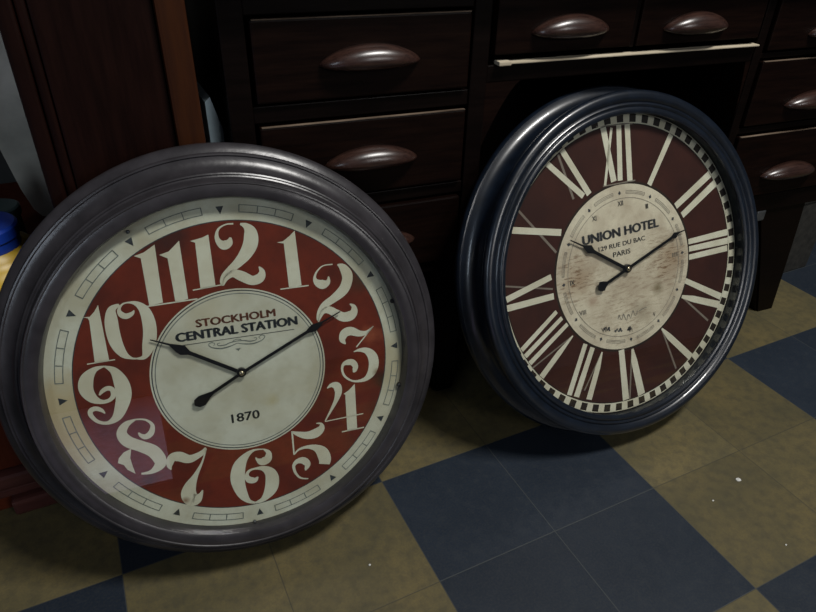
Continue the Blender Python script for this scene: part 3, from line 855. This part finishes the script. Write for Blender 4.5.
for s in (1, -1):                                    # pen flourish under the line
    ribbon(bm, [(s * x, y, w_) for x, y, w_ in [(0.0, 0.186, .004), (0.05, 0.172, .007), (0.10, 0.168, .008), (0.15, 0.182, .006), (0.168, 0.203, .005), (0.150, 0.214, .005), (0.132, 0.204, .004), (0.140, 0.192, .004)]], Z1, 1, UL)
    ribbon(bm, [(s * x, y, w_) for x, y, w_ in [(-0.01, 0.200, .004), (0.04, 0.196, .006), (0.075, 0.186, .007), (0.11, 0.188, .005), (0.118, 0.200, .004), (0.10, 0.204, .004)]], Z1, 1, UL)
    ribbon(bm, [(s * x, y, w_) for x, y, w_ in [(0.0, 0.212, .004), (0.02, 0.206, .005), (0.028, 0.196, .004)]], Z1, 1, UL)
flat_poly(bm, [(-0.018, 0.152), (0.018, 0.152), (0.004, 0.140), (0.0, 0.134), (-0.004, 0.140)], Z1, 1, UL)
link_mesh('dial', bm, mats, rootL, loc=ofL)
link_mesh('hour_hand', hand_mesh(L_HOUR, UL, 0.0030, 0.001), M['black'], rootL, loc=ofL)
link_mesh('minute_hand', hand_mesh(L_MIN, UL, 0.0046, 0.001), M['black'], rootL, loc=ofL)
pin(UL, rootL, ofL, 0.028)
for a in (72.6, 105.3, 331.5, 182.3):
    bm = bmesh.new()
    x, y = polar(1.050 if 70 < a < 110 else 1.056, a)
    bmesh.ops.create_uvsphere(bm, u_segments=12, v_segments=8, radius=0.0034 if 70 < a < 110 else 0.0024, matrix=Matrix.Translation((x * UL, y * UL, 0.0030)))
    link_mesh('pin_and_glint_dot', bm, M['black'] if 70 < a < 110 else M['metal'], rootL, smooth=True, loc=ofL)  # metal dots stand in for glints on the rim, black ones are pins
glass_disc(1.082, 0.036, 0.0015, UL, rootL, ofL)

# ---- hotel clock
axR = ((0.99945, -0.01993, -0.02651), (-0.01731, 0.36822, -0.92958), (0.02829, 0.92953, 0.36767))
profR = [(1.044, -0.02), (1.041, 0.050), (1.028, 0.080), (1.022, 0.088), (1.024, 0.098), (1.036, 0.105), (1.052, 0.107), (1.062, 0.102),
         (1.066, 0.095), (1.071, 0.100), (1.081, 0.103), (1.090, 0.099), (1.094, 0.094), (1.100, 0.101), (1.114, 0.110), (1.134, 0.114), (1.152, 0.110), (1.165, 0.100), (1.172, 0.084),
         (1.172, 0.066), (1.164, 0.050), (1.150, 0.036), (1.140, 0.020), (1.132, -0.020), (1.134, -0.070), (1.150, -0.110), (1.190, -0.132),
         (1.220, -0.136), (1.230, -0.148), (1.234, -0.162), (1.231, -0.182), (1.222, -0.192), (1.044, -0.192)]
rootR, ofR = clock_root('wall_clock', (0.4463, 0.0078, 0.2971), axR, UR, profR,
                        'large round clock with maroon dial and roman numerals in a glossy blue-black frame')
rootR.location.z += 0.0 - min(0.0, rootR.location.z)
o = link_mesh('frame', frame_mesh(profR, UR), M['frameR'], rootR, loc=ofR)
sharpen(o, 40)
bm = bmesh.new()
lathe(bm, [(0, -0.188 * UR), (1.048 * UR, -0.188 * UR), (1.048 * UR, -0.16 * UR), (0, -0.16 * UR)], 96)
bmesh.ops.recalc_face_normals(bm, faces=bm.faces[:])
link_mesh('back_board', bm, M['back'], rootR, loc=ofR)
bm = bmesh.new()
mats = [M['creamR'], M['inkR2'], M['trackR'], M['redR'], M['numR'], M['inkR'], M['thinR']]
ring_disc(bm, [0, 0.575, 0.592, 0.962, 0.970, 0.978, 1.031, 1.037, 1.052], [0, 2, 3, 2, 4, 2, 4, 2], UR)
for s in R_STROKE:
    thin = s[0][2] < 0.018 and s[-1][2] < 0.022
    ribbon(bm, s, 0.0002 if thin else Z1 + .0001, 6 if thin else 4, UR, smooth=False)
for k in range(60):
    c0, c1 = k * 6 - 1.45, k * 6 + 1.45
    flat_poly(bm, [polar(0.977, c0), polar(1.032, c0), polar(1.032, c1), polar(0.977, c1)], Z1, 4, UR)
for k in range(12):
    a = 30 * k
    flat_poly(bm, [polar(0.517, a - 1.4), polar(0.535, a), polar(0.517, a + 1.4), polar(0.505, a)], Z1, 5, UR)
    for r in (0.511, 0.520, 0.530):
        arc(bm, r, a + 6, a + 24, 0.003, Z1, 1, UR)
    for t in (6, 24):
        ribbon(bm, [(*polar(0.511, a + t), .003), (*polar(0.530, a + t), .003)], Z1, 1, UR, smooth=False)
arc(bm, 0.482, 0, 360, 0.0035, Z1, 1, UR, 120)
for k, s in enumerate(('XII', 'I', 'II', 'III', 'IIII', 'V', 'VI', 'VII', 'VIII', 'IX', 'X', 'XI')):
    if k in (2, 4, 10):
        continue
    wd = 0.012 + 0.011 * len(s)
    text_faces(bm, s, -wd / 2, wd / 2, -0.016, 0.032, Z1, 1 if k not in (0, 11, 9) else 5, UR, heavy=0.001, centre=polar(0.45, 30 * k))
text_faces(bm, 'UNION HOTEL', -0.334, 0.316, 0.230, 0.060, Z1, 5, UR, heavy=0.0060)
text_faces(bm, '129 RUE DU BAC', -0.212, 0.190, 0.160, 0.031, Z1, 5, UR, heavy=0.0014)
text_faces(bm, 'PARIS', -0.095, 0.053, 0.096, 0.034, Z1, 5, UR, heavy=0.0016)
# pen scrawl and tiny line at the bottom of the small disc
scr = [(-0.10 + 0.0125 * i, -0.345 + 0.022 * math.sin(i * 1.9) + 0.008 * math.sin(i * 0.7), 0.006 + 0.003 * math.sin(i * 1.9)) for i in range(15)]
ribbon(bm, scr, Z1, 1, UR)
ribbon(bm, [(0.085, -0.335, .004), (0.12, -0.325, .006), (0.16, -0.322, .004)], Z1, 1, UR)
for a0, a1 in ((211, 203), (198, 189), (183, 179)):
    n = 7
    ribbon(bm, [(*polar(0.438 + 0.012 * math.sin(i * 2.2), a0 + (a1 - a0) * i / n), 0.010 + 0.004 * math.cos(i * 1.3)) for i in range(n + 1)], Z1, 5, UR)
link_mesh('dial', bm, mats, rootR, loc=ofR)
link_mesh('hour_hand', hand_mesh(R_HOUR, UR, 0.0040, 0.001), M['black'], rootR, loc=ofR)
link_mesh('minute_hand', hand_mesh(R_MIN, UR, 0.0056, 0.001), M['black'], rootR, loc=ofR)
pin(UR, rootR, ofR, 0.030)
glass_disc(1.048, 0.036, 0.0015, UR, rootR, ofR)

# ------------------------------------------------------------------ unseen sheet added for the mauve reflection in the red clock glass
bm = bmesh.new()
pts = [(-0.475, -0.90), (-1.12, -4.2), (-2.6, -4.2), (-1.7, -0.80)]
lo = [bm.verts.new((x + 1.1, y + 2.4, 0.0)) for x, y in pts]
hi = [bm.verts.new((x + 1.1, y + 2.4, 0.006)) for x, y in pts]
bm.faces.new(lo)
bm.faces.new(hi[::-1])
for i in range(4):
    j = (i + 1) % 4
    bm.faces.new((lo[i], lo[j], hi[j], hi[i]))
bmesh.ops.recalc_face_normals(bm, faces=bm.faces[:])
tag(link_mesh('mirrored_sheet', bm, M['reflection_sheet'], loc=(-1.1, -2.4, 0.0)), 'unseen pale lavender sheet added to be mirrored in the red clock glass', 'reflection_sheet')

# ------------------------------------------------------------------ litter on the floor
for (x, y, r, lab) in ((0.543, -0.247, 0.0042, 'white paper scrap on the olive tile right of the dark tiles, the largest scrap'),
                       (0.469, -0.261, 0.0014, 'tiny white scrap on the olive tile beside the dark tile corner'),
                       (0.503, -0.369, 0.0014, 'tiny white scrap nearest the lower right dark tile'),
                       (-0.079, -0.134, 0.0014, 'tiny white scrap on the olive tile in front of the red clock')):
    bm = bmesh.new()
    pts = [(x + r * (1 + .4 * random.random()) * math.cos(t), y + 0.8 * r * (1 + .4 * random.random()) * math.sin(t)) for t in [i * math.pi / 3.5 for i in range(7)]]
    a = [bm.verts.new((px - x, py - y, 0.0)) for px, py in pts]
    b = [bm.verts.new((px - x, py - y, 0.0012)) for px, py in pts]
    bm.faces.new(a[::-1])
    bm.faces.new(b)
    for i in range(7):
        j = (i + 1) % 7
        bm.faces.new((a[i], a[j], b[j], b[i]))
    tag(link_mesh('paper_scrap', bm, M['paper'], loc=(x, y, 0.0)), lab, 'scrap', 'white scraps on the floor tiles')
bpy.context.view_layer.update()
